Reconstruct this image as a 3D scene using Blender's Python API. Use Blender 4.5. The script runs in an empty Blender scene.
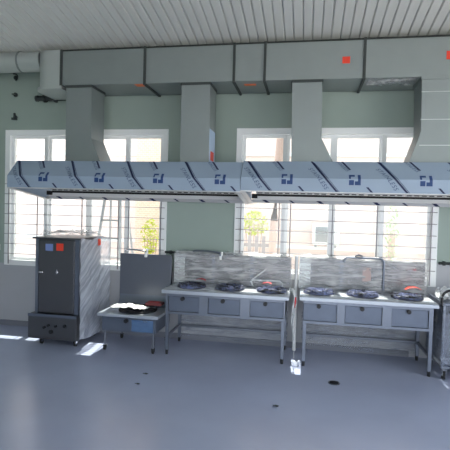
import bpy, bmesh, math, random
from mathutils import Vector, Matrix, noise
random.seed(4)
PI = math.pi
sc = bpy.context.scene
COL = sc.collection

# ------------------------------------------------------------------ materials
def srgb(r, g, b):
    f = lambda c: (c/255/12.92) if c/255 <= .04045 else ((c/255+.055)/1.055)**2.4
    return (f(r), f(g), f(b), 1)

def mat(name, col, rough=.5, metal=0., bump=0., bscale=40., var=0., vscale=6., stretch=(1, 1, 1), spec=.5, coat=0.):
    m = bpy.data.materials.new(name); m.use_nodes = True
    nt = m.node_tree; N = nt.nodes; L = nt.links
    p = N['Principled BSDF']
    p.inputs['Base Color'].default_value = col
    p.inputs['Roughness'].default_value = rough
    p.inputs['Metallic'].default_value = metal
    p.inputs['Specular IOR Level'].default_value = spec
    p.inputs['Coat Weight'].default_value = coat
    if bump or var:
        tc = N.new('ShaderNodeTexCoord'); mp = N.new('ShaderNodeMapping')
        mp.inputs['Scale'].default_value = stretch
        L.new(tc.outputs['Object'], mp.inputs['Vector'])
    if var:
        nz = N.new('ShaderNodeTexNoise'); nz.inputs['Scale'].default_value = vscale
        nz.inputs['Detail'].default_value = 5
        L.new(mp.outputs['Vector'], nz.inputs['Vector'])
        mx = N.new('ShaderNodeMix'); mx.data_type = 'RGBA'
        mx.inputs['A'].default_value = tuple(c*(1-var) for c in col[:3])+(1,)
        mx.inputs['B'].default_value = tuple(min(1, c*(1+var)) for c in col[:3])+(1,)
        L.new(nz.outputs['Fac'], mx.inputs['Factor'])
        L.new(mx.outputs['Result'], p.inputs['Base Color'])
    if bump:
        nb = N.new('ShaderNodeTexNoise'); nb.inputs['Scale'].default_value = bscale
        nb.inputs['Detail'].default_value = 3
        L.new(mp.outputs['Vector'], nb.inputs['Vector'])
        b = N.new('ShaderNodeBump'); b.inputs['Strength'].default_value = bump
        b.inputs['Distance'].default_value = .02
        L.new(nb.outputs['Fac'], b.inputs['Height'])
        L.new(b.outputs['Normal'], p.inputs['Normal'])
    return m

def film_mat(name, tint, lo, hi, scale, stretch, rough=.22, rot=(.25, .2, .15)):
    """clear stretch wrap: wrinkle streaks that are milky, clear in between"""
    m = bpy.data.materials.new(name); m.use_nodes = True
    nt = m.node_tree; N = nt.nodes; L = nt.links
    p = N['Principled BSDF']
    p.inputs['Base Color'].default_value = tint
    p.inputs['Roughness'].default_value = rough
    p.inputs['Specular IOR Level'].default_value = .8
    tc = N.new('ShaderNodeTexCoord'); mp = N.new('ShaderNodeMapping')
    mp.inputs['Scale'].default_value = stretch
    mp.inputs['Rotation'].default_value = rot
    if abs(rot[0]) > .5: mp.vector_type = 'TEXTURE'
    L.new(tc.outputs['Object'], mp.inputs['Vector'])
    nz = N.new('ShaderNodeTexNoise'); nz.inputs['Scale'].default_value = scale
    nz.inputs['Detail'].default_value = 6; nz.inputs['Distortion'].default_value = .6
    L.new(mp.outputs['Vector'], nz.inputs['Vector'])
    mr = N.new('ShaderNodeMapRange'); mr.inputs['From Min'].default_value = .35; mr.inputs['From Max'].default_value = .68
    mr.inputs['To Min'].default_value = lo; mr.inputs['To Max'].default_value = hi
    L.new(nz.outputs['Fac'], mr.inputs['Value'])
    L.new(mr.outputs['Result'], p.inputs['Alpha'])
    b = N.new('ShaderNodeBump'); b.inputs['Strength'].default_value = .6; b.inputs['Distance'].default_value = .02
    L.new(nz.outputs['Fac'], b.inputs['Height']); L.new(b.outputs['Normal'], p.inputs['Normal'])
    return m

def wall_mat():
    m = mat('wall_paint', srgb(186, 204, 200), .75)
    nt = m.node_tree; N = nt.nodes; L = nt.links; p = N['Principled BSDF']
    g = N.new('ShaderNodeNewGeometry'); s = N.new('ShaderNodeSeparateXYZ'); L.new(g.outputs['Position'], s.inputs[0])
    gx = N.new('ShaderNodeMath'); gx.operation = 'GREATER_THAN'; gx.inputs[1].default_value = 1.56; L.new(s.outputs['X'], gx.inputs[0])
    ma = N.new('ShaderNodeMath'); ma.operation = 'MULTIPLY_ADD'; ma.inputs[1].default_value = .27; ma.inputs[2].default_value = .905
    L.new(gx.outputs[0], ma.inputs[0])
    lt = N.new('ShaderNodeMath'); lt.operation = 'LESS_THAN'; L.new(s.outputs['Z'], lt.inputs[0]); L.new(ma.outputs[0], lt.inputs[1])
    nz = N.new('ShaderNodeTexNoise'); nz.inputs['Scale'].default_value = 2.5; nz.inputs['Detail'].default_value = 6
    L.new(g.outputs['Position'], nz.inputs['Vector'])
    a = N.new('ShaderNodeMix'); a.data_type = 'RGBA'
    a.inputs['A'].default_value = srgb(150, 164, 156); a.inputs['B'].default_value = srgb(162, 176, 168)
    L.new(nz.outputs['Fac'], a.inputs['Factor'])
    d = N.new('ShaderNodeMix'); d.data_type = 'RGBA'
    d.inputs['A'].default_value = srgb(170, 171, 176); d.inputs['B'].default_value = srgb(184, 185, 190)
    L.new(nz.outputs['Fac'], d.inputs['Factor'])
    mx = N.new('ShaderNodeMix'); mx.data_type = 'RGBA'
    L.new(lt.outputs[0], mx.inputs['Factor']); L.new(a.outputs['Result'], mx.inputs['A']); L.new(d.outputs['Result'], mx.inputs['B'])
    L.new(mx.outputs['Result'], p.inputs['Base Color'])
    return m

def brick_mat(name, c1, c2, mortar, scale):
    m = mat(name, c1, .85); nt = m.node_tree; N = nt.nodes; L = nt.links; p = N['Principled BSDF']
    tc = N.new('ShaderNodeTexCoord'); mp = N.new('ShaderNodeMapping'); mp.inputs['Rotation'].default_value = (PI/2, 0, 0)
    L.new(tc.outputs['Object'], mp.inputs['Vector'])
    b = N.new('ShaderNodeTexBrick'); b.inputs['Scale'].default_value = scale
    b.inputs['Color1'].default_value = c1; b.inputs['Color2'].default_value = c2; b.inputs['Mortar'].default_value = mortar
    b.inputs['Mortar Size'].default_value = .02
    L.new(mp.outputs['Vector'], b.inputs['Vector']); L.new(b.outputs['Color'], p.inputs['Base Color'])
    return m

def glass_mat():
    m = bpy.data.materials.new('window_glass'); m.use_nodes = True
    nt = m.node_tree; N = nt.nodes; L = nt.links; N.remove(N['Principled BSDF'])
    t = N.new('ShaderNodeBsdfTransparent'); t.inputs['Color'].default_value = (.93, .96, .95, 1)
    g = N.new('ShaderNodeBsdfGlossy'); g.inputs['Roughness'].default_value = .03
    lw = N.new('ShaderNodeLayerWeight'); lw.inputs['Blend'].default_value = .5
    pw = N.new('ShaderNodeMath'); pw.operation = 'POWER'; pw.inputs[1].default_value = 5; L.new(lw.outputs['Facing'], pw.inputs[0])
    f = N.new('ShaderNodeMath'); f.operation = 'MULTIPLY_ADD'; f.inputs[1].default_value = .8; f.inputs[2].default_value = .04; L.new(pw.outputs[0], f.inputs[0])
    mx = N.new('ShaderNodeMixShader'); L.new(f.outputs[0], mx.inputs[0]); L.new(t.outputs[0], mx.inputs[1]); L.new(g.outputs[0], mx.inputs[2])
    L.new(mx.outputs[0], N['Material Output'].inputs['Surface'])
    return m

M = dict(
    wall=wall_mat(),
    floor=mat('floor_epoxy', srgb(168, 175, 200), .25, 0, .03, 7, .10, 1.6, spec=.55),
    roof=mat('ceiling_sheet', srgb(205, 206, 202), .55, .05, var=.05, vscale=1.5),
    galv=mat('galvanised_sheet', srgb(140, 147, 147), .48, .55, .04, 14, .07, 5),
    galvlight=mat('bright_galvanised', srgb(196, 200, 200), .35, .7, .12, 6, .05, 4),
    gasket=mat('dark_flange', srgb(52, 58, 58), .7),
    hood=mat('filmed_hood_steel', srgb(146, 162, 181), .45, .0, .06, 5, .05, 4),
    steel=mat('brushed_steel', srgb(124, 130, 143), .30, .75, .03, 60, .07, 8, (1, 1, 12)),
    top=mat('worktop_steel', srgb(186, 192, 202), .28, .5, .03, 30, .05, 6),  # lighter copy of the steel, sunlight on the tops put into its colour
    cabsteel=mat('cabinet_steel', srgb(92, 93, 98), .33, .7, .03, 30, .06, 5),
    filmtop=film_mat('top_film', srgb(236, 238, 242), .25, .8, 5, (1, 2, 1), .3),
    steeldark=mat('dark_stainless', srgb(112, 116, 126), .33, .75, .03, 30, .06, 5),
    steelbox=mat('box_steel', srgb(104, 112, 128), .36, .6, .05, 10, .10, 9),
    splash=mat('backsplash_steel', srgb(112, 112, 116), .3, .7, .05, 12, .12, 5),
    white=mat('white_coat', srgb(236, 236, 236), .35),
    alu=mat('white_aluminium', srgb(246, 247, 247), .4),
    filt=mat('filter_steel', srgb(205, 205, 205), .3, .4),
    slot=mat('slot_black', srgb(16, 16, 18), .7),
    black=mat('black_plastic', srgb(18, 18, 22), .4),
    iron=mat('cast_iron', srgb(24, 24, 30), .55, .2, .2, 60),
    rubber=mat('rubber', srgb(30, 30, 32), .8),
    chrome=mat('chrome', srgb(205, 205, 208), .15, 1.),
    logo=mat('blue_print', srgb(24, 60, 112), .5),
    navy=mat('navy_print', srgb(16, 32, 72), .5),
    slate=mat('grey_print', srgb(58, 78, 112), .55),
    red=mat('red_sticker', srgb(222, 62, 40), .5),
    orange=mat('orange_sticker', srgb(228, 110, 60), .5),
    bluest=mat('blue_sticker', srgb(112, 132, 184), .5),
    redtag=mat('red_tag', srgb(196, 60, 66), .5),
    paper=mat('white_paper', srgb(240, 240, 238), .7),
    bar=mat('grille_bar', srgb(140, 136, 140), .5, .3),
    film=film_mat('stretch_film', srgb(224, 224, 226), .12, .66, 5, (1, 1, 7)),
    filmside=film_mat('side_film', srgb(208, 213, 226), .42, .74, 3.0, (1, 1.8, .13), .25, (.72, 0, 0)),
    filmunder=film_mat('under_film', srgb(150, 158, 176), .05, .5, 4, (1, 1, 5), .3),
    filmwhite=film_mat('white_film', srgb(240, 242, 245), .45, .98, 9, (1, 1, 1), .3),
    filmblue=film_mat('blue_film', srgb(140, 150, 196), .02, .55, 9, (1, 1, 1), .2),
    filmflat=film_mat('flat_blue_film', srgb(96, 130, 176), .45, .75, 3, (1, 1, 1), .25),
    glass=glass_mat(),
    out_wall=mat('pink_plaster', srgb(232, 210, 203), .9, var=.02, vscale=2),
    out_brick=brick_mat('pale_brick', srgb(240, 206, 184), srgb(234, 196, 172), srgb(244, 226, 214), 6),
    concrete=mat('yard_concrete', srgb(205, 200, 192), .9, var=.08),
    bark=mat('bark', srgb(206, 176, 166), .9, 0, .3, 20),
    leafy=mat('yellow_leaf', srgb(206, 214, 70), .6, var=.2, vscale=9),
    leaf=mat('green_leaf', srgb(190, 214, 168), .6, var=.25, vscale=9),
    clay=mat('clay_pot', srgb(186, 120, 92), .8),
    lad=mat('ladder_aluminium', srgb(170, 170, 174), .4, .5),
    grille=mat('fan_grille', srgb(150, 152, 156), .6),
    fence=mat('grey_picket', srgb(170, 160, 164), .7),
    door=mat('shutter_frame', srgb(160, 168, 172), .5),
)

# ------------------------------------------------------------------ mesh helpers
class MB:
    def __init__(s): s.bm = bmesh.new()
    def box(s, x0, x1, y0, y1, z0, z1, bev=0., mtx=None):
        r = bmesh.ops.create_cube(s.bm, size=1)
        vs = r['verts']
        T = Matrix.Translation(((x0+x1)/2, (y0+y1)/2, (z0+z1)/2)) @ Matrix.Diagonal((abs(x1-x0), abs(y1-y0), abs(z1-z0), 1))
        if mtx: T = mtx @ T
        bmesh.ops.transform(s.bm, matrix=T, verts=vs)
        if bev:
            es = list({e for v in vs for e in v.link_edges})
            bmesh.ops.bevel(s.bm, geom=es, offset=bev, segments=2, affect='EDGES', profile=.5)
        return s
    def cyl(s, p, q, r, seg=16, r2=None, bev=0):
        p, q = Vector(p), Vector(q); d = q-p
        T = Matrix.Translation((p+q)/2) @ d.to_track_quat('Z', 'Y').to_matrix().to_4x4()
        bmesh.ops.create_cone(s.bm, cap_ends=True, segments=seg, radius1=r, radius2=r if r2 is None else r2, depth=d.length, matrix=T)
        return s
    def tube(s, pts, r, seg=10):
        pts = [Vector(p) for p in pts]; rings = []
        n = len(pts); up = Vector((.013, .021, 1)).normalized()
        for i, p in enumerate(pts):
            t = (pts[min(i+1, n-1)]-pts[max(i-1, 0)]).normalized()
            a = t.cross(up)
            if a.length < .05: a = t.cross(Vector((1, 0, .01)))
            a.normalize(); b = t.cross(a).normalized()
            rr = r[i] if isinstance(r, (list, tuple)) else r
            rings.append([s.bm.verts.new(p+rr*(math.cos(2*PI*k/seg)*a+math.sin(2*PI*k/seg)*b)) for k in range(seg)])
        for i in range(n-1):
            for k in range(seg):
                s.bm.faces.new((rings[i][k], rings[i][(k+1) % seg], rings[i+1][(k+1) % seg], rings[i+1][k]))
        s.bm.faces.new(rings[0][::-1]); s.bm.faces.new(rings[-1])
        return s
    def lathe(s, c, prof, seg=28):
        c = Vector(c); rings = []
        for (r, z) in prof:
            rings.append([s.bm.verts.new(c+Vector((r*math.cos(2*PI*k/seg), r*math.sin(2*PI*k/seg), z))) for k in range(seg)])
        for i in range(len(prof)-1):
            for k in range(seg):
                s.bm.faces.new((rings[i][k], rings[i][(k+1) % seg], rings[i+1][(k+1) % seg], rings[i+1][k]))
        s.bm.faces.new(rings[0][::-1]); s.bm.faces.new(rings[-1])
        return s
    def prism_x(s, prof, x0, x1):      # profile of (y, z), swept along x
        a = [s.bm.verts.new((x0, y, z)) for y, z in prof]; b = [s.bm.verts.new((x1, y, z)) for y, z in prof]
        n = len(prof)
        for i in range(n): s.bm.faces.new((a[i], a[(i+1) % n], b[(i+1) % n], b[i]))
        s.bm.faces.new(a[::-1]); s.bm.faces.new(b)
        return s
    def prism_y(s, prof, y0, y1):      # profile of (x, z), swept along y
        a = [s.bm.verts.new((x, y0, z)) for x, z in prof]; b = [s.bm.verts.new((x, y1, z)) for x, z in prof]
        n = len(prof)
        for i in range(n): s.bm.faces.new((a[i], a[(i+1) % n], b[(i+1) % n], b[i]))
        s.bm.faces.new(a[::-1]); s.bm.faces.new(b)
        return s
    def prism_z(s, prof, z0, z1):
        a = [s.bm.verts.new((x, y, z0)) for x, y in prof]; b = [s.bm.verts.new((x, y, z1)) for x, y in prof]
        n = len(prof)
        for i in range(n): s.bm.faces.new((a[i], a[(i+1) % n], b[(i+1) % n], b[i]))
        s.bm.faces.new(a[::-1]); s.bm.faces.new(b)
        return s
    def sheet(s, fn, nu, nv):
        g = [[s.bm.verts.new(fn(i/nu, j/nv)) for j in range(nv+1)] for i in range(nu+1)]
        for i in range(nu):
            for j in range(nv): s.bm.faces.new((g[i][j], g[i+1][j], g[i+1][j+1], g[i][j+1]))
        return s
    def poly(s, pts):
        s.bm.faces.new([s.bm.verts.new(p) for p in pts]); return s
    def build(s, name, m, parent=None, smooth=None):
        bmesh.ops.recalc_face_normals(s.bm, faces=s.bm.faces)
        me = bpy.data.meshes.new(name)
        off = origin_of(parent)
        if off.length: bmesh.ops.translate(s.bm, verts=s.bm.verts, vec=-off)
        s.bm.to_mesh(me); s.bm.free()
        me.materials.append(M[m] if isinstance(m, str) else m)
        if smooth is not None:
            for p in me.polygons: p.use_smooth = True
            me.set_sharp_from_angle(angle=math.radians(smooth))
        o = bpy.data.objects.new(name, me); COL.objects.link(o)
        if parent: o.parent = parent
        return o

def origin_of(o):
    v = Vector((0, 0, 0))
    while o is not None: v += o.location; o = o.parent
    return v

def thing(name, label, cat, loc=(0, 0, 0), group=None):
    o = bpy.data.objects.new(name, None); COL.objects.link(o); o.location = loc
    o.empty_display_size = .1
    o['label'] = label; o['category'] = cat
    if group: o['group'] = group
    return o
def tag(o, label, cat, group=None):
    o['label'] = label; o['category'] = cat
    if group: o['group'] = group
    return o
def struct(o): o['kind'] = 'structure'; return o
def wob(p, s, a): return a*noise.noise(Vector(p)*s)

# ------------------------------------------------------------------ the room
XL, XR, YF, YB = -4.62, 3.9, -3.0, 5.85
def ceil_z(y): return 3.80-.167*(y-5.24)

struct(MB().box(XL-.2, XR+.2, YF-.2, YB+.2, -.15, 0).build('floor', 'floor'))
# back wall with two window openings
W1 = (-4.26, -1.885, .91, 2.79); W2 = (-.895, 1.55, .915, 2.795)
b = MB()
def wb(x0, x1, z0, z1): b.box(x0, x1, YB, YB+.2, z0, z1)
TOP = ceil_z(YB+.2)
wb(XL-.2, W1[0], 0, TOP); wb(W1[1], W2[0], 0, TOP); wb(W2[1], XR+.2, 0, TOP)
for w in (W1, W2): wb(w[0], w[1], 0, w[2]); wb(w[0], w[1], w[3], TOP)
struct(b.build('wall_back', 'wall'))
b = MB(); b.prism_x([(YF, 0), (YB, 0), (YB, ceil_z(YB)), (YF, ceil_z(YF))], XL-.2, XL); struct(b.build('wall_left', 'wall'))
# right wall with a wide loading door, front wall with a wide rolling door (both open to the yard)
b = MB()
b.box(XR, XR+.2, 4.3, YB, 0, 3.3); b.box(XR, XR+.2, YF, -2.0, 0, 3.3)
b.prism_x([(YF, 3.3), (YB, 3.3), (YB, ceil_z(YB)), (YF, ceil_z(YF))], XR, XR+.2); struct(b.build('wall_right', 'wall'))
b = MB()
b.box(XL-.2, -2.6, YF-.2, YF, 0, ceil_z(YF)); b.box(3.5, XR+.2, YF-.2, YF, 0, ceil_z(YF)); b.box(-2.6, 3.5, YF-.2, YF, 3.2, ceil_z(YF))
struct(b.build('wall_front', 'wall'))
# ribbed metal roof sheet that is also the ceiling, with an unseen overhang shaped to trim the sun
b = MB(); prof = []
x = XL-.4; P = .105
while x < XR+.4:
    prof += [(x, 0), (x+.070, 0), (x+.080, .022), (x+.095, .022)]; x += P
y0 = YF-.6
def sun_cut_eave(x): return 6.98 if x < -3.42 else 6.61 if x < -1.4 else 6.56  # overhang depth stepped to set the sun patches, deepest left for added shade
low = [(b.bm.verts.new((x, y0, ceil_z(y0)+h)), b.bm.verts.new((x, sun_cut_eave(x), ceil_z(sun_cut_eave(x))+h))) for x, h in prof]
for i in range(len(low)-1): b.bm.faces.new((low[i][0], low[i+1][0], low[i+1][1], low[i][1]))
b2 = b.build('ceiling', 'roof'); struct(b2)
sm = b2.modifiers.new('thick', 'SOLIDIFY'); sm.thickness = .012; sm.offset = -1

# windows: frame + four sliding sashes, each with its pane
def window(n, w, divs):
    x0, x1, z0, z1 = w; t = .045
    f = MB()
    f.box(x0-.03, x0+t, 5.835, 5.97, z0-.03, z1+.03).box(x1-t, x1+.03, 5.835, 5.97, z0-.03, z1+.03)
    f.box(x0+t, x1-t, 5.835, 5.97, z1-t, z1+.03).box(x0+t, x1-t, 5.835, 5.97, z0-.03, z0+t)
    o = struct(f.build('window_%d' % n, 'alu'))
    e = [x0+t]+divs+[x1-t]
    for i in range(len(e)-1):
        a, c = e[i], e[i+1]; ya = 5.885 if i in (0, 3) else 5.925; s = .042
        ov = .012 if i in (1, 3) else 0; ow = .012 if i in (0, 2) else 0
        if i == 2: ov = 0
        if i == 1: ow = 0
        m = MB().box(a-ov, a+s, ya, ya+.03, z0+t, z1-t).box(c-s, c+ow, ya, ya+.03, z0+t, z1-t)
        m.box(a+s, c-s, ya, ya+.03, z0+t, z0+t+s).box(a+s, c-s, ya, ya+.03, z1-t-s, z1-t)
        so = m.build('sash', 'alu', o)
        MB().box(a+s-.005, c-s+.005, ya+.012, ya+.017, z0+t+s-.005, z1-t-s+.005).build('pane', 'glass', so)
    return o
struct(MB().box(-3.42, XR, 5.40, 5.44, 3.715, ceil_z(5.42)-.006).build('gap_shade_strip_1', 'gasket'))  # dark strip added as the shaded gap between duct top and ceiling
window(1, W1, [-3.66, -3.03, -2.45])
window(2, W2, [-.28, .32, .915])
def grille(label, x0, x1, vs, zb, zt, ofs):
    t = thing('window_grille', label, 'window grille', ((x0+x1)/2, 5.81, zb), 'security grilles inside the windows')
    z = zb+ofs
    while z < zt-.02:
        MB().cyl((x0, 5.81, z), (x1, 5.81, z), .0042, 8).build('bar', 'bar', t); z += .1425
    for v in vs: MB().box(v-.006, v+.006, 5.812, 5.822, zb, zt).build('upright', 'bar', t)
grille('thin dark grey security bars across the left window, behind the tall cabinet', -4.27, -1.875, [-4.21, -3.76, -3.075, -2.535, -2.385, -1.93], .90, 2.08, .15)
grille('thin dark grey security bars across the right window, behind the wrapped backsplashes', -.905, 1.56, [-.84, -.345, -.2, .325, .865, 1.5], .90, 2.12, .18)

# dark pipe along the wall at the right end and between the windows
o = MB().tube([(1.60, 5.825, 1.18), (2.6, 5.825, 1.18)], .016, 10); 
for xx in (1.66, 1.9, 2.3): o.box(xx-.012, xx+.012, 5.80, 5.85, 1.155, 1.205)
tag(o.build('wall_conduit', 'gasket'), 'dark grey conduit along the wall at the far right of the window', 'conduit')
o = MB().tube([(-1.86, 5.825, 1.168), (-.93, 5.825, 1.168)], .014, 10)
for xx in (-1.78, -1.4, -1.0): o.box(xx-.012, xx+.012, 5.80, 5.85, 1.145, 1.19)
tag(o.build('wall_conduit', 'gasket'), 'dark grey conduit on the wall between the two windows', 'conduit')
# small dark brackets high on the wall at the left
for z, lab, k in ((3.56, 'small black curved hook highest on the wall left of the ducts', 0), (3.32, 'small dark knob on the wall below the curved hook', 1), (3.0, 'small dark forked bracket lowest of the three wall fittings', 2)):
    m = MB().cyl((-4.14, 5.85, z), (-4.14, 5.83, z), .03, 12)
    if k == 0: m.tube([(-4.14+.05*math.sin(a), 5.81, z+.05*math.cos(a)) for a in [i*PI/8 for i in range(-1, 8)]], .009, 8).cyl((-4.14, 5.84, z+.045), (-4.14, 5.80, z+.045), .008, 8)
    if k == 1: m.cyl((-4.14, 5.80, z), (-4.14, 5.80, z), .022, 12).cyl((-4.17, 5.80, z), (-4.11, 5.80, z), .008, 8)
    if k == 2: m.box(-4.175, -4.105, 5.80, 5.84, z-.04, z-.01).cyl((-4.14, 5.82, z-.02), (-4.14, 5.82, z+.055), .016, 10)
    tag(m.build('wall_hook', 'gasket'), lab, 'wall fitting')
# socket by the left window frame
s = thing('wall_socket', 'small white wall socket left of the left window', 'socket', (-4.40, 5.84, 1.13))
MB().box(-4.44, -4.36, 5.835, 5.85, 1.09, 1.17, .004).build('face_plate', 'white', s)
MB().box(-4.415, -4.385, 5.828, 5.836, 1.115, 1.145).build('outlet', 'black', s)

# ------------------------------------------------------------------ main duct
DY0, DY1, DZ0, DZ1 = 5.24, 5.80, 3.262, 3.685
duct = thing('main_duct', 'long grey galvanised air duct running under the ceiling along the wall', 'duct', (0, 5.5, DZ0))
joints = [-3.08, -1.98, -.885, -.525, .582, 1.9, 2.9]
for i in range(len(joints)-1):
    MB().box(joints[i]+.012, joints[i+1]-.012, DY0, DY1, DZ0, DZ1, .004).build('duct_section', 'galv', duct)
for x in joints:
    f = MB(); w = .014
    f.box(x-w, x+w, DY0-.018, DY0+.02, DZ0-.018, DZ1+.018).box(x-w, x+w, DY1-.02, DY1+.018, DZ0-.018, DZ1+.018)
    f.box(x-w, x+w, DY0+.02, DY1-.02, DZ0-.018, DZ0+.02).box(x-w, x+w, DY0+.02, DY1-.02, DZ1-.02, DZ1+.018)
    f.build('flange', 'gasket', duct)
# end elbow: outer corner rounded in plan, with a flared foot
pl = [(-3.09, DY0-.01)]+[(-3.27-.18*math.sin(a), DY0+.17-.18*math.cos(a)) for a in [i*PI/16 for i in range(9)]]+[(-3.45, DY1), (-3.09, DY1)]
el = MB().prism_z(pl, DZ0-.01, DZ1+.02).build('end_elbow', 'galvlight', duct, 30)
fl = [(-3.06, DY0-.03)]+[(-3.28-.20*math.sin(a), DY0+.17-.20*math.cos(a)) for a in [i*PI/16 for i in range(9)]]+[(-3.48, DY1), (-3.06, DY1)]
MB().prism_z(fl, DZ0-.045, DZ0-.008).build('elbow_flange', 'galvlight', el, 30)
rp = MB().cyl((-4.60, 5.42, 3.63), (-3.44, 5.42, 3.63), .13, 32)
rp.build('round_duct', 'galvlight', duct, 30)
for xx in (-4.3, -3.75):
    m = MB().cyl((xx-.012, 5.42, 3.63), (xx+.012, 5.42, 3.63), .137, 32); m.build('duct_band', 'galv', duct, 30)
# stickers
MB().box(.342, .425, DY0-.003, DY0, 3.43, 3.505).build('sticker', 'red', duct)['label'] = 'red square sticker'
MB().box(1.43, 1.52, DY0-.003, DY0, 3.44, 3.53).build('sticker', 'red', duct)['label'] = 'red sticker at the right end'
MB().box(-2.12, -2.0, 5.26, 5.36, DZ0-.003, DZ0).build('sticker', 'orange', duct)['label'] = 'orange sticker on the underside by a flange'
MB().box(-.78, -.64, 5.36, 5.43, DZ0-.003, DZ0).build('sticker', 'orange', duct)['label'] = 'orange sticker on the underside'
# rough torn protective film under the right hand part
m = MB().sheet(lambda u, v: (+.62+.53*u, 5.235+.26*v+wob((u*9, v*3, 1), 1, .02), DZ0-.012+wob((u*14, v*5, 2), 1.3, .022)-.01*math.sin(v*PI)), 40, 10)
m.build('torn_film', 'film', duct, 60)

# four risers from the hoods
def riser(label, prof, y1=5.60, seams=(), extra=None):
    x0 = min(p[0] for p in prof)
    t = thing('duct_riser', label, 'duct', (x0, 5.3, 2.31), 'duct drops above the hoods')
    MB().prism_y(prof, DY0+.004, y1).build('riser_shaft', 'galv', t)
    top = [p for p in prof if p[1] > 3.2]; a, c = min(p[0] for p in top), max(p[0] for p in top)
    MB().box(a-.008, c+.008, DY0-.012, y1+.01, DZ0-.030, DZ0-.002).build('collar', 'gasket' if not seams else 'galv', t)
    for z in seams: MB().box(a, c, DY0-.003, DY0+.004, z-.004, z+.004).build('seam', 'galvlight', t)
    return t
HT = 2.303
riser('grey duct drop furthest left, flaring to the right above the left hood', [(-3.012, DZ0-.005), (-3.012, HT), (-2.535, HT), (-2.668, 2.60), (-2.668, DZ0-.005)])
r2 = riser('straight grey duct drop above the right part of the left hood', [(-1.515, DZ0-.005), (-1.515, HT), (-1.165, HT), (-1.165, DZ0-.005)])
MB().box(-1.166, -1.161, 5.27, 5.58, 2.33, 2.72).build('highlight_patch', mat('pale_blue_highlight', srgb(170, 190, 216), .35), r2)  # bluish highlight on the shaft side, painted as a pale patch
MB().box(-1.162, -1.157, 5.33, 5.50, 2.35, 2.46).build('sticker', 'red', r2)['label'] = 'red sticker on the side of the shaft'
riser('grey duct drop in front of the right window, flaring to the right', [(-.208, DZ0-.005), (-.19, HT+.012), (.285, HT+.012), (.142, 2.60), (.13, DZ0-.005)])
riser('grey duct drop at the far right with pale horizontal seams', [(1.19, DZ0-.005), (1.205, 2.67), (1.085, HT+.012), (1.66, HT+.012), (1.54, 2.67), (1.54, DZ0-.005)], seams=(3.10, 2.80, 2.52))

# black pipe from the wall to the first riser
bp = thing('black_pipe', 'short black pipe sticking out to the left of the first duct drop', 'pipe', (-3.4, 5.79, 3.245))
MB().cyl((-3.78, 5.785, 3.245), (-2.95, 5.785, 3.245), .034, 16).build('pipe', 'gasket', bp, 40)
for xx, r in ((-3.765, .042), (-3.64, .056)): MB().cyl((xx-.014, 5.785, 3.245), (xx+.014, 5.785, 3.245), r, 16).build('collar', 'gasket', bp)
for xx in (-3.5, -3.05): MB().box(xx-.015, xx+.015, 5.79, 5.85, 3.20, 3.29).build('wall_bracket', 'gasket', bp)

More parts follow.
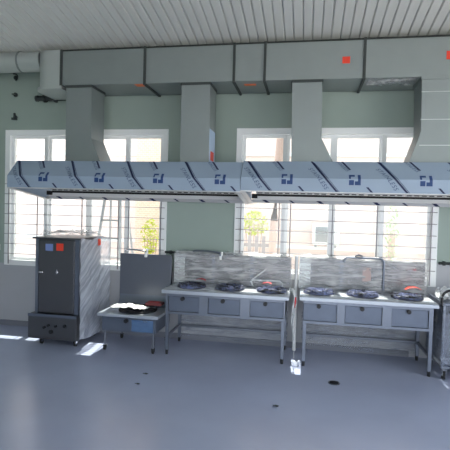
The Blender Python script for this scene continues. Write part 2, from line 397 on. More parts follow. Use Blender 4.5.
# ------------------------------------------------------------------ hoods
LY, CREASE, SL = 4.87, .14, .276       # front lip plane, height of lip, length of sloping front
def hood(label, x0, x1, z0, logos, left_end):
    t = thing('exhaust_hood', label, 'exhaust hood', ((x0+x1)/2, 5.3, z0), 'long stainless hoods over the cooking line')
    zc, zt, yt = z0+CREASE, z0+.338, 5.06
    sh = .012
    b = MB()      # shell: lip, slope, top (folded sheet with thickness)
    outer = [(LY, z0), (LY, zc), (yt, zt), (5.80, zt)]
    inner = [(5.80, zt-sh), (yt+.006, zt-sh), (LY+sh, zc-.004), (LY+sh, z0)]
    b.prism_x(outer+inner, x0, x1)
    can = b.build('canopy', 'hood', t)
    MB().box(x0+.002, x1-.002, LY+.001, LY+.035, z0-.010, z0-.0005, .002).build('rolled_lip', 'filt', t)
    for xs in (x0, x1-.012):
        s = MB().prism_x([(LY+.013, z0), (LY+.013, zc-.01), (yt+.01, zt-.013), (5.80, zt-.013), (5.80, z0-.115), (5.70, z0-.115)], xs, xs+.012)
        o = s.build('end_panel', 'hood', t)
        dv = Vector((0, 5.70-LY-.013, -.115)); L_ = dv.length; ang = math.atan2(-.115, 5.70-LY-.013)
        R_ = Matrix.Translation((xs, LY+.013, z0)) @ Matrix.Rotation(ang, 4, 'X')
        sgn = 1 if xs == x0 else -1
        e = MB().box(-.004 if sgn > 0 else -.036, .048 if sgn > 0 else .016, 0, L_, -.012, .0, 0, R_)
        e.build('edge_flange', 'filt', o)
    # rear gutter, two folds
    MB().prism_x([(5.695, z0-.03), (5.68, z0-.075), (5.70, z0-.075), (5.715, z0-.03)], x0+.05, x1-.05).build('gutter_face', 'white', t)  # white colour stands in for light bounced onto the gutter steel
    g = MB().prism_x([(5.68, z0-.076), (5.70, z0-.115), (5.80, z0-.115), (5.80, z0-.085), (5.70, z0-.076)], x0+.013, x1-.013).build('gutter', 'filt', t)
    MB().box(x0+.03, x1-.03, 5.696, 5.72, z0-.030, z0-.004).box(x0+.03, x0+.10, 5.66, 5.70, z0-.062, z0-.004).build('filter_gap_shade', 'slot', t)  # black strip and end block stand in for the shaded gap below the filters
    xx = x0+.16; k = 0
    while xx < x1-.15:
        w = .05 if k % 2 == 0 else .03
        MB().poly([(xx, 5.6775, z0-.079), (xx+w, 5.6775, z0-.079), (xx+w+.05, 5.6955, z0-.112), (xx+.05, 5.6955, z0-.112)]).build('printed_stripe', 'navy', g)
        xx += .335; k += 1
    # baffle filters
    n = int(round((x1-x0-.16)/.475)); wd = (x1-x0-.16)/n
    for i in range(n):
        a = x0+.08+i*wd
        pa, pb = Vector((0, 5.20, zt-.035)), Vector((0, 5.70, z0+.035))
        f = MB().prism_x([(pa.y, pa.z), (pb.y, pb.z), (pb.y, pb.z-.03), (pa.y-.01, pa.z-.03)], a+.004, a+wd-.004)
        f.box(a+.004, a+wd-.004, 5.69, 5.712, z0-.004, z0+.05)
        fo = f.build('baffle_filter', 'filt', t)
        s = MB()
        for q in range(5):
            c = a+wd*(.12+.19*q)
            s.box(c-.028, c+.028, 5.684, 5.6895, z0+.003, z0+.03)
        for q in range(9):
            c = a+wd*(.08+.105*q)
            dy, dz = pb.y-pa.y, pb.z-pa.z
            s.prism_x([(pa.y+.08*dy-.01, pa.z+.08*dz-.034), (pa.y+.9*dy, pa.z+.9*dz-.034), (pa.y+.9*dy, pa.z+.9*dz-.029), (pa.y+.08*dy-.01, pa.z+.08*dz-.029)], c-.012, c+.012)
        s.build('slot', 'slot', fo)
    # printed protective film on the front
    def S(x, s, off=.0025):
        s = max(0.002, min(CREASE+SL-.002, s))
        if s <= CREASE: return (x, LY-off, z0+s)
        k = (s-CREASE)/SL
        return (x, LY+(yt-LY)*k-off*.72, zc+(zt-zc)*k+off*.69)
    def inx(x): return min(max(x, x0+.004), x1-.004)
    def quad(m, pts): m.poly([S(inx(x), s) for x, s in pts])
    def stripe(pts, w):
        m = MB(); k_ = 0
        for (x_a, s_a), (x_b, s_b) in zip(pts, pts[1:]):
            for i in range(6):
                f0, f1 = i/6, (i+1)/6
                xa, xb = x_a+(x_b-x_a)*f0, x_a+(x_b-x_a)*f1; sa, sb = s_a+(s_b-s_a)*f0, s_a+(s_b-s_a)*f1
                if max(xa, xb)+w < x0+.01 or min(xa, xb) > x1-.01: continue
                quad(m, [(xa, sa), (xa+w, sa), (xb+w, sb), (xb, sb)]); k_ += 1
        if k_:
            bmesh.ops.remove_doubles(m.bm, verts=m.bm.verts, dist=1e-4)
            m.build('printed_stripe', 'navy', can)
    for c in logos:
        stripe([(c-.46, .416), (c-.31, CREASE), (c-.19, 0)], .026)
        stripe([(c-.425, .40), (c-.275, CREASE), (c-.158, 0)], .006)
        stripe([(c-.135, .416), (c-.055, .28)], .024); stripe([(c+.115, .055), (c+.165, 0)], .024)
        lx, lw, s0, hh = c-.058, .118, .075, .125
        m = MB()
        def blk(a, b_, e, f):
            for (u, v) in ((e, min(f, (CREASE-s0)/hh)), (max(e, (CREASE-s0)/hh), f)):
                if v > u+1e-4: quad(m, [(lx+a*lw, s0+u*hh), (lx+b_*lw, s0+u*hh), (lx+b_*lw, s0+v*hh), (lx+a*lw, s0+v*hh)])
        blk(0, .5, .78, 1); blk(0, .15, .52, .78); blk(0, .42, 0, .42); blk(.5, 1, 0, .32); blk(.76, 1, .32, 1)
        if x0 < lx and lx+lw < x1: m.build('printed_logo', 'logo', can)
    # lettering along the stripes
    cu = bpy.data.curves.new('txt', 'FONT'); cu.body = 'STAINLESS'; cu.size = .062; cu.shear = .3; cu.space_character = 1.15
    to = bpy.data.objects.new('txt', cu); COL.objects.link(to)
    me = bpy.data.meshes.new_from_object(to.evaluated_get(bpy.context.evaluated_depsgraph_get()))
    bpy.data.objects.remove(to)
    wmax = max(v.co.x for v in me.vertices)
    def text_at(cx, cs, ang, scale=1.):
        ca, sa = math.cos(ang), math.sin(ang)
        m = MB(); pts = []
        for v in me.vertices:
            lx, ly = (v.co.x-wmax/2)*scale, (v.co.y-.02)*scale
            pts.append((cx+lx*ca-ly*sa, cs+lx*sa+ly*ca))
        for p in me.polygons:
            q = [pts[i] for i in p.vertices]
            if any(s < .004 or s > CREASE+SL-.004 or x < x0+.005 or x > x1-.005 for x, s in q): continue
            try: m.bm.faces.new([m.bm.verts.new(S(x, s, .0035)) for x, s in q])
            except ValueError: pass
        if len(m.bm.faces) > 8: m.build('printed_lettering', 'slate', can)
    for c in logos:
        text_at(c-.375, .165, math.radians(-56))
        text_at(c-.135, .36, math.radians(-56), .75)
    return t
hood('long stainless hood in blue-printed film on the left, over the tall cabinet', -3.552, -.722, 1.962, [-3.08+.711*i for i in range(5)], True)
hood('long stainless hood in blue-printed film on the right, in front of the right window', -.716, 2.12, 1.975, [-.216+.702*i for i in range(5)], False)

# ------------------------------------------------------------------ tall steaming cabinet
def caster(par, x, y, h=.08, r=.032):
    c = MB().box(x-.022, x+.022, y-.022, y+.022, h-.012, h).box(x-.020, x-.014, y-.02, y+.02, r, h-.01).box(x+.014, x+.020, y-.02, y+.02, r, h-.01).build('caster', 'chrome', par)
    MB().cyl((x-.012, y+.008, r), (x+.012, y+.008, r), r, 18).build('wheel', 'rubber', c, 40)
    return c
CY = 5.12
cab = thing('steam_cabinet', 'tall dark stainless steaming cabinet on casters, wrapped in clear film', 'steam cabinet', (-3.05, 5.4, 0))
MB().box(-3.325, -2.735, CY+.03, 5.72, .40, 1.335, .006).build('body', 'cabsteel', cab)
MB().box(-3.36, -2.71, CY-.02, 5.74, 1.335, 1.358, .004).build('top_cap', 'cabsteel', cab)
d = MB().box(-3.275, -2.80, CY-.004, CY+.028, .425, 1.325, .006).build('door', 'cabsteel', cab)
MB().box(-3.262, -3.205, CY-.030, CY-.005, .908, .934, .006).build('handle', 'chrome', d)
k = MB().cyl((-3.01, CY-.005, .93), (-3.01, CY-.032, .93), .016, 14).box(-3.016, -3.004, CY-.036, CY-.03, .91, .965).build('latch', 'chrome', d)
MB().box(-3.185, -3.085, CY-.0065, CY-.0042, 1.19, 1.275).build('sticker', 'bluest', d)['label'] = 'pale blue paper sticker'
MB().box(-3.038, -2.943, CY-.0065, CY-.0042, 1.195, 1.285).build('sticker', 'red', d)['label'] = 'red paper sticker'
MB().box(-3.325, -3.285, CY+.002, CY+.03, .40, 1.335).build('gasket_strip', 'steel', cab)
MB().box(-2.79, -2.737, CY+.002, CY+.03, .40, 1.335).build('hinge_post', 'steelbox', cab)
for i in range(7):
    z = .48+.13*i
    MB().cyl((-2.795, CY-.003, z), (-2.795, CY-.003, z+.05), .009, 10).build('hinge', 'cabsteel', cab)
for i in range(11):
    z = .47+.078*i
    MB().box(-3.334, -3.325, CY+.05, CY+.09, z, z+.04).build('rivet_plate', 'slot', cab)
bs = MB().box(-3.395, -2.738, CY-.035, 5.74, .085, .395, .006).build('base_unit', 'cabsteel', cab)
MB().box(-3.395, -2.738, CY-.04, CY-.032, .365, .40).build('top_rail', 'steelbox', bs)
for (x, z, r) in ((-3.165, .235, .018), (-3.11, .262, .016), (-3.01, .258, .016), (-2.89, .268, .02)):
    MB().cyl((x, CY-.03, z), (x, CY-.056, z), r, 14).build('control_knob', 'black', bs)
MB().cyl((-3.075, CY-.03, .185), (-3.075, CY-.05, .185), .026, 18).build('port', 'black', bs)
for x in (-3.25, -2.79):
    for y in (5.16, 5.66): caster(cab, x, y, .086)
# film: side sheet, sagging a bit past the back, and a bulge on top
def side(u, v):
    y = 5.085+.695*u; z = .10+1.25*v
    return (-2.728+.030+wob((u*3, v*6, .3), 1.2, .02)+.022*math.sin(u*PI)*(1-.5*v)+.075*u**1.5+wob((u*9+v*6, v*14-u*7, 4), 1, .010), y+wob((v*5, 1, 0), 1, .02)*u, z+.015*math.sin(9*u+2))
sf = MB().sheet(side, 34, 60).build('stretch_film', 'filmside', cab, 70)
sf['label'] = 'clear stretch film over the right side'
MB().box(-2.652, -2.648, 5.46, 5.53, 1.25, 1.335).build('sticker', 'red', sf)['label'] = 'small red sticker on the film'
def topf(u, v):
    x = -3.30+.66*u; y = 5.16+.6*v
    return (x, y, 1.362+.055*abs(noise.noise(Vector((u*4, v*4, 2))))*1.6+.03*math.sin(u*PI)*math.sin(v*PI)+wob((u*11, v*9, 1), 1, .012)+.02)
MB().sheet(topf, 30, 24).build('stretch_film', 'filmwhite' if False else 'film', cab, 70)['label'] = 'crumpled clear film on top'

# ------------------------------------------------------------------ low stock pot stove
st = thing('stock_pot_stove', 'low stainless stock pot stove with a tall dark backsplash, beside the cabinet', 'stove', (-2.07, 5.4, 0))
MB().box(-2.465, -1.695, 5.08, 5.715, .428, .465, .005).build('stove_top', 'top', st)
ap = MB().box(-2.42, -1.735, 5.12, 5.70, .245, .428, .004).build('apron', 'steelbox', st)
MB().box(-2.36, -1.77, 5.112, 5.121, .26, .405, .003).build('front_panel', 'steelbox', ap)
MB().cyl((-2.10, 5.113, .385), (-2.10, 5.088, .385), .027, 18).build('gas_knob', 'black', ap)
MB().sheet(lambda u, v: (-2.03+.27*u, 5.107+wob((u*4, v*4, 8), 1, .004), .262+.14*v), 10, 8).build('front_film', 'filmflat', ap, 60)['label'] = 'bluish protective film on half of the front'
for x in (-2.385, -1.765):
    for y in (5.14, 5.66):
        lg = MB().cyl((x, y, .06), (x, y, .245), .015, 14).build('leg', 'steeldark', st, 40)
        c = MB().box(x-.018, x+.018, y-.018, y+.018, .052, .064).box(x-.017, x-.011, y-.014, y+.014, .02, .055).box(x+.011, x+.017, y-.014, y+.014, .02, .055).build('caster', 'rubber', st)
        MB().cyl((x-.010, y, .026), (x+.010, y, .026), .026, 16).build('wheel', 'rubber', c, 40)
MB().box(-2.437, -1.722, 5.675, 5.715, .46, 1.142, .006).build('backsplash', 'steeldark', st)
cv = MB().prism_x([(5.675, .465), (5.675, .60)]+[(5.675-.10*(1-math.cos(a)), .60-.135*math.sin(a)) for a in [i*PI/16 for i in range(1, 9)]], -2.43, -1.73)
cv.build('coved_skirt', 'steel', st, 40)
bu = MB().lathe((-2.05, 5.36, .465), [(.235, 0), (.24, .012), (.225, .03), (.17, .032), (.165, .004), (.0, .004)][:5], 32).build('burner_ring', 'iron', st, 40)
for k_ in range(6):
    a = k_*PI/3+.2; T = Matrix.Translation((-2.05, 5.36, .465)) @ Matrix.Rotation(a, 4, 'Z')
    MB().box(.12, .23, -.012, .012, .02, .05, .003, T).build('pan_support', 'iron', bu)
MB().lathe((-2.05, 5.36, .467), [(.09, 0), (.09, .02), (.05, .03), (.02, .03)], 24).build('burner_head', 'iron', bu, 40)
# swivel tap on the backsplash
tp = MB().tube([(-2.375, 5.69, 1.14), (-2.375, 5.69, 1.165), (-2.36, 5.685, 1.185), (-2.32, 5.68, 1.193), (-2.2, 5.67, 1.195), (-2.09, 5.66, 1.185), (-2.073, 5.655, 1.17), (-2.07, 5.655, 1.145)], .011, 10).build('swivel_tap', 'chrome', st, 40)
MB().cyl((-2.07, 5.655, 1.155), (-2.07, 5.655, 1.105), .019, 12).cyl((-2.06, 5.662, 1.155), (-2.055, 5.665, 1.215), .016, 12).build('tap_nozzle', 'paper', tp, 40)
# things left on the stove
def crumple(c, rx, ry, h, seed, n=22):
    m = MB()
    def fn(u, v):
        a, r = u*2*PI, v
        x, y = rx*r*math.cos(a), ry*r*math.sin(a)
        k = 1+.25*noise.noise(Vector((math.cos(a)*2, math.sin(a)*2, seed)))
        z = h*(1-r**2)*.6+h*.9*abs(noise.noise(Vector((x*14, y*14, seed))))
        return (c[0]+x*k, c[1]+y*k, c[2]+.004+max(0, z))
    return m.sheet(fn, n*2, n)
tag(crumple((-2.12, 5.25, .517), .25, .115, .04, 3).build('crumpled_paper', 'paper', None, 50), 'crumpled white paper lying on the low stove burner', 'paper')
pk = thing('red_packet', 'dark red packet lying on the low stove beside the crumpled paper', 'packet', (-1.86, 5.45, .52))
mp_ = MB(); mp_.box(-1.98, -1.76, 5.41, 5.55, .517, .555, .012).build('wrapper', mat('dark_red', srgb(128, 58, 62), .45), pk)
MB().box(-1.95, -1.80, 5.43, 5.53, .5552, .5575).build('label_panel', 'redtag', pk)

# ------------------------------------------------------------------ wok ranges
def wok_range(label, x0, x1, boxes, zt, burners, tags, right_film):
    t = thing('wok_range', label, 'wok range', ((x0+x1)/2, 5.45, 0), 'three-burner wok ranges')
    yf, yb = 5.13, 5.775
    wt = MB().box(x0, x1, yf, yb, zt-.042, zt, .004).build('worktop', 'top', t)
    MB().sheet(lambda u, v: (x0+.01+(x1-x0-.02)*u, yf+.012+.53*v, zt+.003+.006*abs(noise.noise(Vector((u*14, v*5, x0))))), 60, 16).build('sun_catch_film', 'filmtop', wt, 70)  # thin whitish sheet added so the worktop shows bright in the sun
    fz = .495
    fr = MB()
    fr.box(x0+.045, x1-.045, yf+.035, yf+.065, zt-.075, zt-.043).box(x0+.045, x1-.045, yf+.035, yf+.065, fz, fz+.028)
    e = [x0+.045]+[v for bx in boxes for v in bx]+[x1-.045]
    for i in range(0, len(e), 2): fr.box(e[i], e[i+1], yf+.035, yf+.065, fz+.028, zt-.075)
    fr.box(x0+.045, x0+.06, yf+.065, yb-.02, fz, zt-.043).box(x1-.06, x1-.045, yf+.065, yb-.02, fz, zt-.043)
    fr.box(x0+.06, x1-.06, yb-.04, yb-.02, fz, zt-.043)
    fr.build('frame', 'steel', t)
    for i, (a, c) in enumerate(boxes):
        bx = MB().box(a+.004, c-.004, yf+.052, yb-.06, fz+.03, zt-.08, .003).build('burner_box', 'steelbox', t)
        kx = a+(c-a)*.46; kz = zt-.09
        MB().cyl((kx, yf+.052, kz-.012), (kx, yf+.020, kz-.012), .024, 18).cyl((kx, yf+.022, kz-.012), (kx, yf+.012, kz-.012), .017, 14).build('gas_knob', 'black', bx, 40)
    for x in (x0+.065, x1-.065):
        for y in (yf+.055, yb-.045):
            lg = MB().box(x-.019, x+.019, y-.019, y+.019, .055, fz, .002).build('leg', 'steel', t)
            MB().cyl((x, y, 0), (x, y, .06), .016, 12, .020).build('foot', 'black', lg, 40)
        MB().box(x-.014, x+.014, yf+.074, yb-.064, .205, .233).build('stretcher', 'steel', t)
    MB().box(x0+.084, x1-.084, yb-.060, yb-.032, .205, .233).build('stretcher', 'steeldark', t)
    # backsplash, three seamed panels under film
    bk = MB().box(x0-.02 if x0 < -1 else x0-.012, x1-.01, yb-.055, yb, zt, zt+.395, .004).build('backsplash', 'splash', t)
    n = 3
    MB().box(x0-.02, x0+.12, yb-.060, yb-.0552, zt+.005, zt+.385).build('end_cover', 'galvlight', bk)
    for i in range(1, n):
        xs = x0+(x1-x0)*i/n
        MB().box(xs-.022, xs+.022, yb-.061, yb-.0552, zt+.01, zt+.38).build('cover_strip', 'steel', bk)
    sd = 1.3 if x0 < -1 else 7.7
    def bf(u, v):
        x = x0-.015+(x1-x0+.02)*u; z = zt+.015+.40*v
        top = max(0, v-.86)/.14
        return (x, yb-.075-.018*abs(noise.noise(Vector((u*7, v*3, sd))))*2-wob((u*22, v*5+u*6, sd), 1, .007)+.075*top*top, z+.018*top*noise.noise(Vector((u*12, 0, sd)))+.012*top)
    MB().sheet(bf, 70, 18).build('stretch_film', 'film', bk, 70)['label'] = 'wrinkled clear film over the backsplash'
    # film hanging behind the open lower part
    MB().sheet(lambda u, v: (x0+.03+(x1-x0-.06)*u, yb-.015+wob((u*6, v*4, sd+3), 1, .010), .06+.43*v+.02*math.sin(7*u)*(1-v)), 50, 14).build('stretch_film', 'filmunder', t, 70)['label'] = 'dull film hanging behind the legs'
    # burners
    for i, cx in enumerate(burners):
        c = (cx, 5.42, zt)
        bu = MB().lathe(c, [(.165, 0), (.178, .012), (.172, .034), (.15, .042), (.125, .030), (.12, .006), (.06, .004)], 32).build('burner', 'iron', t, 40)
        for k in range(6):
            T = Matrix.Translation(c) @ Matrix.Rotation(k*PI/3+.3*i, 4, 'Z')
            MB().box(.09, .165, -.011, .011, .03, .052, .003, T).build('pan_support', 'iron', bu)
        MB().lathe(c, [(.055, .004), (.055, .03), (.035, .038), (.01, .038)], 20).build('burner_head', 'iron', bu, 40)
        def cap(u, v):
            a = u*2*PI; r = .19*v
            x, y = r*math.cos(a), r*math.sin(a)
            z = .050+.012*noise.noise(Vector((x*16, y*16, cx*3)))+.008*noise.noise(Vector((x*40, y*40, cx)))
            z *= 1 if v < .85 else 1-(v-.85)/.15*.75
            return (cx+x*(1+.06*noise.noise(Vector((math.cos(a)*2, math.sin(a)*2, cx)))), 5.42+y, zt+max(.004, z))
        MB().sheet(cap, 48, 14).build('burner_film', 'filmblue', bu, 70)['label'] = 'bluish crumpled film over the burner'
        if i in tags:
            dx, dy, s_ = tags[i]
            mt = MB().sheet(lambda u, v: (cx+dx+.12*s_*u, 5.42+dy+.07*s_*v, zt+.088+.02*s_*math.sin(u*3)+wob((u*5, v*5, cx), 1, .01)), 10, 6)
            mt.build('tag', 'redtag' if s_ < 1.2 else 'red', bu, 60)['label'] = 'red paper tag'
    return t, bk
T1 = (-1.672, -.16, .787); 
t1, bk1 = wok_range('stainless three-burner wok range on the left, nearer the low stove', T1[0], T1[1], [(-1.597, -1.215), (-1.11, -.725), (-.612, -.222)], .785, [-1.375, -.892, -.385], {0: (.04, -.02, 1.1), 2: (-.11, .0, .9)}, False)
t2, bk2 = wok_range('stainless three-burner wok range on the right, next to the wrapped trolley', -.045, 1.435, [(.0, .375), (.46, .862), (.96, 1.345)], .798, [.175, .675, 1.165], {2: (.0, .08, 1.5)}, True)
# taps of the ranges
tp = MB().tube([(-1.45, 5.75, 1.18), (-1.45, 5.75, 1.20), (-1.43, 5.745, 1.212), (-1.3, 5.73, 1.216), (-1.15, 5.70, 1.21), (-1.085, 5.69, 1.20), (-1.075, 5.69, 1.18), (-1.072, 5.69, 1.15)], .011, 10).build('swivel_tap', 'steel', t1, 40)
MB().cyl((-1.072, 5.69, 1.16), (-1.072, 5.69, 1.11), .018, 12).cyl((-1.06, 5.70, 1.16), (-1.055, 5.70, 1.215), .014, 12).build('tap_nozzle', 'paper', tp, 40)
tp = MB().tube([(-.63, 5.62, .80), (-.66, 5.62, .87), (-.64, 5.62, .885), (-.45, 5.62, .885), (-.30, 5.62, .885), (-.27, 5.62, .86), (-.265, 5.62, .80)], .011, 10).build('film_wrapped_pipe', 'filmwhite', t1, 40)
MB().tube([(-.65, 5.62, .885), (-.56, 5.63, .96), (-.47, 5.64, 1.03)], .010, 8).build('wrapped_branch', 'filmwhite', tp, 40)
def arch(xa, xb, zl, zh, zd, y):
    r = .05; pts = [(xa, y, zl)]
    pts += [(xa+r*(1-math.cos(a)), y, zh-r+r*math.sin(a)) for a in [i*PI/12 for i in range(7)]]
    pts += [(xb-r+r*math.sin(a), y, zh-r+r*math.cos(a)) for a in [i*PI/12 for i in range(7)]]
    return pts+[(xb, y, zd)]
tp = MB().tube(arch(.475, .945, 1.15, 1.215, .86, 5.685), .012, 10).build('swivel_tap', 'steel', t2, 40)
MB().cyl((.945, 5.685, .90), (.945, 5.685, .83), .018, 12).build('tap_nozzle', 'steel', tp, 40)
MB().tube([(.60, 5.69, 1.215), (.615, 5.69, 1.24), (.65, 5.69, 1.25), (.685, 5.69, 1.24), (.70, 5.69, 1.215)], .010, 8).build('tap_handle', 'steel', tp, 40)
MB().poly([(.70, 5.695, .93), (.80, 5.695, .93), (.80, 5.695, 1.10), (.70, 5.695, 1.10)]).build('instruction_card', mat('pale_red_card', srgb(190, 168, 164), .6), bk2)['label'] = 'pale red card under the film'
MB().cyl((1.30, 5.70, 1.10), (1.30, 5.715, 1.10), .022, 12).build('red_cap', mat('dull_red', srgb(150, 66, 76), .5), bk2)

# film tail hanging between the two ranges, with a red strip, and a bundle at its foot
ft = thing('film_tail', 'twisted tail of white film hanging between the two wok ranges', 'plastic film', (-.1, 5.1, .3))
def tail(u, v):
    w = (.034+.018*noise.noise(Vector((v*6, 0, 1))))*(1-.45*v)
    a = 5*v+.6*noise.noise(Vector((v*4, 3, 0)))
    if v < .22: k = v/.22; cx, cy, z = -.15+.05*k, 5.36-.255*k, .812+.06*math.sin(k*PI)+.02*noise.noise(Vector((u*3, v*20, 2)))
    else: k = (v-.22)/.78; cx, cy, z = -.10+.012*math.sin(v*9), 5.105+.008*math.sin(v*15), .812-.725*k
    return (cx+w*(u-.5)*2*(1 if v < .22 else math.cos(a*.35)), cy-.012+.022*math.sin(u*9+v*9), z)
MB().sheet(tail, 8, 40).build('film', 'filmwhite', ft, 70)
MB().sheet(lambda u, v: (-.097+.018*u, 5.076+.003*math.sin(v*9), .80-.12*v), 3, 6).build('strip', 'redtag', ft)['label'] = 'red strip'
tag(crumple((-.058, 5.13, .0), .055, .05, .075, 9, 12).build('film_bundle', 'filmside', None, 50), 'small lump of crumpled film on the floor below the hanging film tail', 'plastic film')
ps = MB().tube([(-.102, 5.74, .0), (-.102, 5.74, 1.20)], .022, 12).build('wall_pipe', 'white', None, 40)
tag(ps, 'upright white pipe in the gap between the two backsplashes', 'pipe')
tag(crumple((1.64, 5.40, .82), .175, .24, .15, 5, 20).build('film_heap', 'filmwhite', None, 50), 'heap of crumpled white film lying on the wrapped trolley', 'plastic film')

# ------------------------------------------------------------------ wrapped trolley at the right edge
tr = thing('trolley', 'film-wrapped stainless trolley with a black bent handle at the right edge', 'trolley', (1.8, 5.4, 0))
MB().box(1.475, 2.20, 5.12, 5.72, .795, .82, .004).build('shelf', 'steel', tr)
MB().box(1.475, 2.20, 5.12, 5.72, .115, .14, .004).build('shelf', 'steel', tr)
for x in (1.485, 2.19):
    for y in (5.13, 5.71):
        MB().cyl((x, y, .14), (x, y, .80), .014, 12).build('post', 'steel', tr, 40)
        caster(tr, x+(.02 if x < 1.6 else -.02), y, .115, .042)
MB().box(1.50, 2.17, 5.16, 5.69, .141, .70, .01).build('carton', mat('grey_carton', srgb(104, 110, 124), .6, var=.1), tr)
MB().sheet(lambda u, v: (1.462+.75*u, 5.105+wob((u*6, v*7, 2), 1, .015)+wob((u*20, v*9, 6), 1, .005), .13+.70*v), 30, 26).build('stretch_film', 'filmunder', tr, 70)['label'] = 'clear film over the front'
MB().sheet(lambda u, v: (1.462+wob((u*6, v*7, 5), 1, .012), 5.105+.63*u, .13+.70*v), 24, 26).build('stretch_film', 'filmunder', tr, 70)['label'] = 'clear film over the left end'
MB().tube([(1.452, 5.10, .80)]+[(1.452+.085*(1-math.cos(a)), 5.10, .88+.085*math.sin(a)) for a in [i*PI/12 for i in range(7)]]+[(1.75, 5.10, .965)], .013, 12).build('handle', 'black', tr, 40)

# ------------------------------------------------------------------ floor bits
dr = thing('floor_drain', 'small dark round drain in the floor before the right range', 'drain', (.338, 4.73, 0))
MB().lathe((.338, 4.73, 0), [(.062, 0), (.062, .004), (.05, .006), (.048, .003)], 28).build('rim', 'steeldark', dr, 40)
g = MB()
for i in range(-2, 3): g.box(.338-.042, .338+.042, 4.73+i*.018-.004, 4.73+i*.018+.004, .003, .006)
g.build('grate', 'black', dr)
for (x, y, s, lab) in ((-1.62, 4.48, .03, 'small dark scrap on the floor before the low stove, nearer the wall'), (-1.60, 4.2, .026, 'small dark scrap on the floor before the low stove, nearer the viewer'), (-.22, 4.02, .028, 'small dark scrap alone near the middle of the open floor')):
    m = MB().sheet(lambda u, v: (x+s*(u-.5)*2+.3*s*math.sin(v*4), y+.5*s*(v-.5)*2, .003+.008*abs(math.sin(u*4+v*2))), 6, 4)
    tag(m.build('scrap', 'gasket', None, 60), lab, 'scrap')
struct(MB().box(XL, 1.3, 5.83, 5.85, 0, .075).build('baseboard_back', mat('skirting', srgb(120, 122, 132), .6)))

# ------------------------------------------------------------------ outside
struct(MB().box(4.2, 20, -3.3, 6.05, -.35, -.15).build('ground', 'concrete'))
struct(MB().box(-16, 20, 6.05, 30, -.35, -.15).build('ground', 'concrete'))
struct(MB().box(-16, 16, -30, -3.3, -.35, -.15).build('ground', 'concrete'))
nb = thing('neighbour_building', 'pale pink rendered building seen through the windows', 'building', (0, 9.5, -.15))
MB().box(-11, 6, 9.4, 14, -.15, 4.4).build('facade', 'out_wall', nb)
MB().box(-11.2, 6.2, 9.1, 14.2, 4.4, 4.6).build('roof', 'concrete', nb)
for xx in (-7.4, -1.9, 2.6): MB().box(xx-.14, xx+.14, 9.33, 9.41, -.15, 4.4).build('pilaster', 'white', nb)
for z in (1.0, 2.9): MB().box(-10.9, 5.9, 9.36, 9.405, z, z+.07).build('moulding', 'white', nb)
bp_ = tag(MB().box(-3.35, -2.55, 8.5, 8.9, -.15, 3.4).build('brick_pillar', 'out_brick'), 'pale orange brick pillar behind the right end of the left window', 'pillar')
ac = thing('air_conditioner', 'white outdoor air conditioner unit seen through the right window', 'air conditioner', (.4, 9.2, 1.1))
MB().box(.13, .66, 9.06, 9.32, 1.12, 1.54, .02).build('casing', 'white', ac)
fg = MB().box(.19, .49, 9.05, 9.061, 1.18, 1.48, .004)
for i in range(9): fg.box(.20, .48, 9.042, 9.051, 1.20+.031*i, 1.212+.031*i)
fg.build('fan_grille', 'grille', ac)
for xx in (.2, .58): MB().box(xx-.02, xx+.02, 9.08, 9.38, 1.07, 1.12).build('bracket', 'grille', ac)
# stepladder just outside the left window
ld = thing('stepladder', 'grey aluminium stepladder standing outside the left window', 'ladder', (-3.0, 6.7, -.15))
lx0, lx1 = -3.10, -2.84
MB().box(lx0-.02, lx1+.02, 6.56, 6.76, 1.86, 1.90, .005).build('top_step', 'lad', ld)
for (xa, xb) in ((lx0, lx0-.22), (lx1, lx1+.10)):
    MB().tube([(xa, 6.58, 1.87), (xb, 6.40, -.15)], .024, 8).build('rail', 'lad', ld)
    MB().tube([(xa+.03, 6.74, 1.87), (xb+.03, 7.2, -.15)], .018, 8).build('rail', 'lad', ld)
for i in range(6):
    z = .15+.28*i; k = (1.87-z)/2.02
    MB().box(lx0-.22*k, lx1+.10*k, 6.58-.18*k-.03, 6.58-.18*k+.03, z-.012, z+.012).build('step', 'lad', ld)
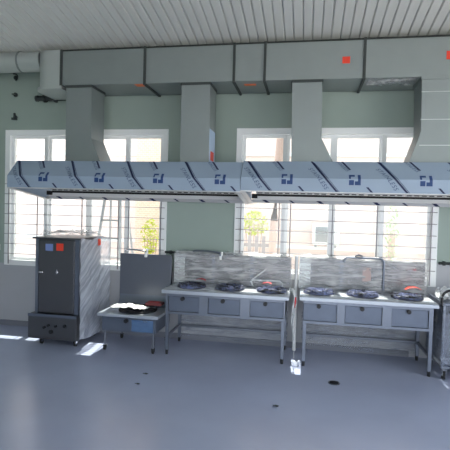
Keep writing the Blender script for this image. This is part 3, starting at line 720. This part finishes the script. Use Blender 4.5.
# tree trunk, pickets, shrubs
tk = tag(MB().tube([(-.56, 7.6, -.15), (-.555, 7.6, .9), (-.53, 7.6, 1.6), (-.49, 7.6, 2.3), (-.42, 7.62, 3.2)], [.075, .06, .065, .085, .10], 12).build('tree_trunk', 'bark', None, 40), 'pale brown tree trunk seen just left of the middle of the right window', 'tree')
pf = thing('picket_fence', 'low grey picket fence outside the left end of the right window', 'fence', (-.9, 8.2, -.15))
for i in range(6): MB().box(-1.30+.13*i, -1.24+.13*i, 8.2, 8.225, -.15, 1.30).build('picket', 'fence', pf)
for z in (.3, 1.1): MB().box(-1.35, -.55, 8.226, 8.25, z, z+.06).build('rail', 'fence', pf)
def shrub(label, c, rx, rz, n, m, base, pot=False):
    t = thing('shrub', label, 'shrub', (c[0], c[1], base))
    f = MB(); rnd = random.Random(int(c[0]*100))
    for i in range(n):
        a, r = rnd.uniform(0, 2*PI), rnd.random()**.5
        h = rnd.uniform(-1, 1); k = math.sqrt(max(0, 1-h*h))
        p = Vector((c[0]+rx*r*k*math.cos(a), c[1]+rx*r*k*math.sin(a), c[2]+rz*h))
        T = Matrix.Translation(p) @ Matrix.Rotation(rnd.uniform(0, 6), 4, 'Z') @ Matrix.Rotation(rnd.uniform(-1, 1), 4, 'X')
        s = rnd.uniform(.03, .055)
        f.poly([T @ Vector(q) for q in ((0, -s, 0), (s*.45, 0, .01), (0, s*1.2, 0), (-s*.45, 0, .01))])
    f.build('foliage', m, t)
    s = MB()
    for i in range(5): s.tube([(c[0]+.02*i-.04, c[1], base+.02), (c[0]+rx*.5*(i-2)/2, c[1]+.03*i-.06, c[2])], .010, 6)
    s.build('stem', 'bark', t)
    if pot: MB().lathe((c[0], c[1], base), [(.12, 0), (.17, .26), (.19, .27), (.19, .31), (.15, .31)], 20).build('pot', 'clay', t, 40)
shrub('yellow-green shrub in front of the brick pillar outside the left window', (-2.86, 8.05, 1.22), .20, .32, 240, 'leafy', -.15, True)
shrub('yellow-green shrub behind the picket fence outside the right window', (-.98, 8.6, 1.52), .32, .22, 240, 'leafy', -.15)
shrub('narrow green climbing plant outside the right end of the right window', (1.62, 9.0, 1.4), .12, .75, 200, 'leaf', -.15)

# ------------------------------------------------------------------ light
w = bpy.data.worlds.new('World'); sc.world = w; w.use_nodes = True
bg = w.node_tree.nodes['Background']
bg.inputs['Color'].default_value = (.84, .92, 1.0, 1); bg.inputs['Strength'].default_value = 3.6
sun = bpy.data.lights.new('Sun', 'SUN'); sun.energy = 14; sun.angle = .009; sun.color = (1, .95, .88)
so = bpy.data.objects.new('sun', sun); COL.objects.link(so)
dirv = Vector((.10, -1, -2.02)).normalized()      # coming in over the back wall, steeply down
so.rotation_euler = dirv.to_track_quat('-Z', 'Y').to_euler(); so.location = (0, 12, 14)

# ------------------------------------------------------------------ camera
yaw, pit, rol = math.radians(10.2), math.radians(-1.85), math.radians(1.55)
fw = Vector((-math.sin(yaw)*math.cos(pit), math.cos(yaw)*math.cos(pit), math.sin(pit)))
r0 = Vector((math.cos(yaw), math.sin(yaw), 0)); u0 = r0.cross(fw)
R = r0*math.cos(rol)+u0*math.sin(rol); U = u0*math.cos(rol)-r0*math.sin(rol)
cam = bpy.data.cameras.new('Camera'); cam.sensor_width = 36; cam.lens = 36; cam.clip_start = .05
co = bpy.data.objects.new('camera', cam); COL.objects.link(co)
mw = Matrix((R, U, -fw)).transposed().to_4x4(); mw.translation = (0, 0, 1.75); co.matrix_world = mw
sc.camera = co

sc.view_settings.view_transform = 'Standard'; sc.view_settings.look = 'None'
sc.view_settings.gamma = 1; sc.view_settings.use_curve_mapping = False
sc.view_settings.exposure = 0.0
sc.cycles.use_denoising = True
sc.cycles.max_bounces = 10; sc.cycles.diffuse_bounces = 6; sc.cycles.transparent_max_bounces = 24
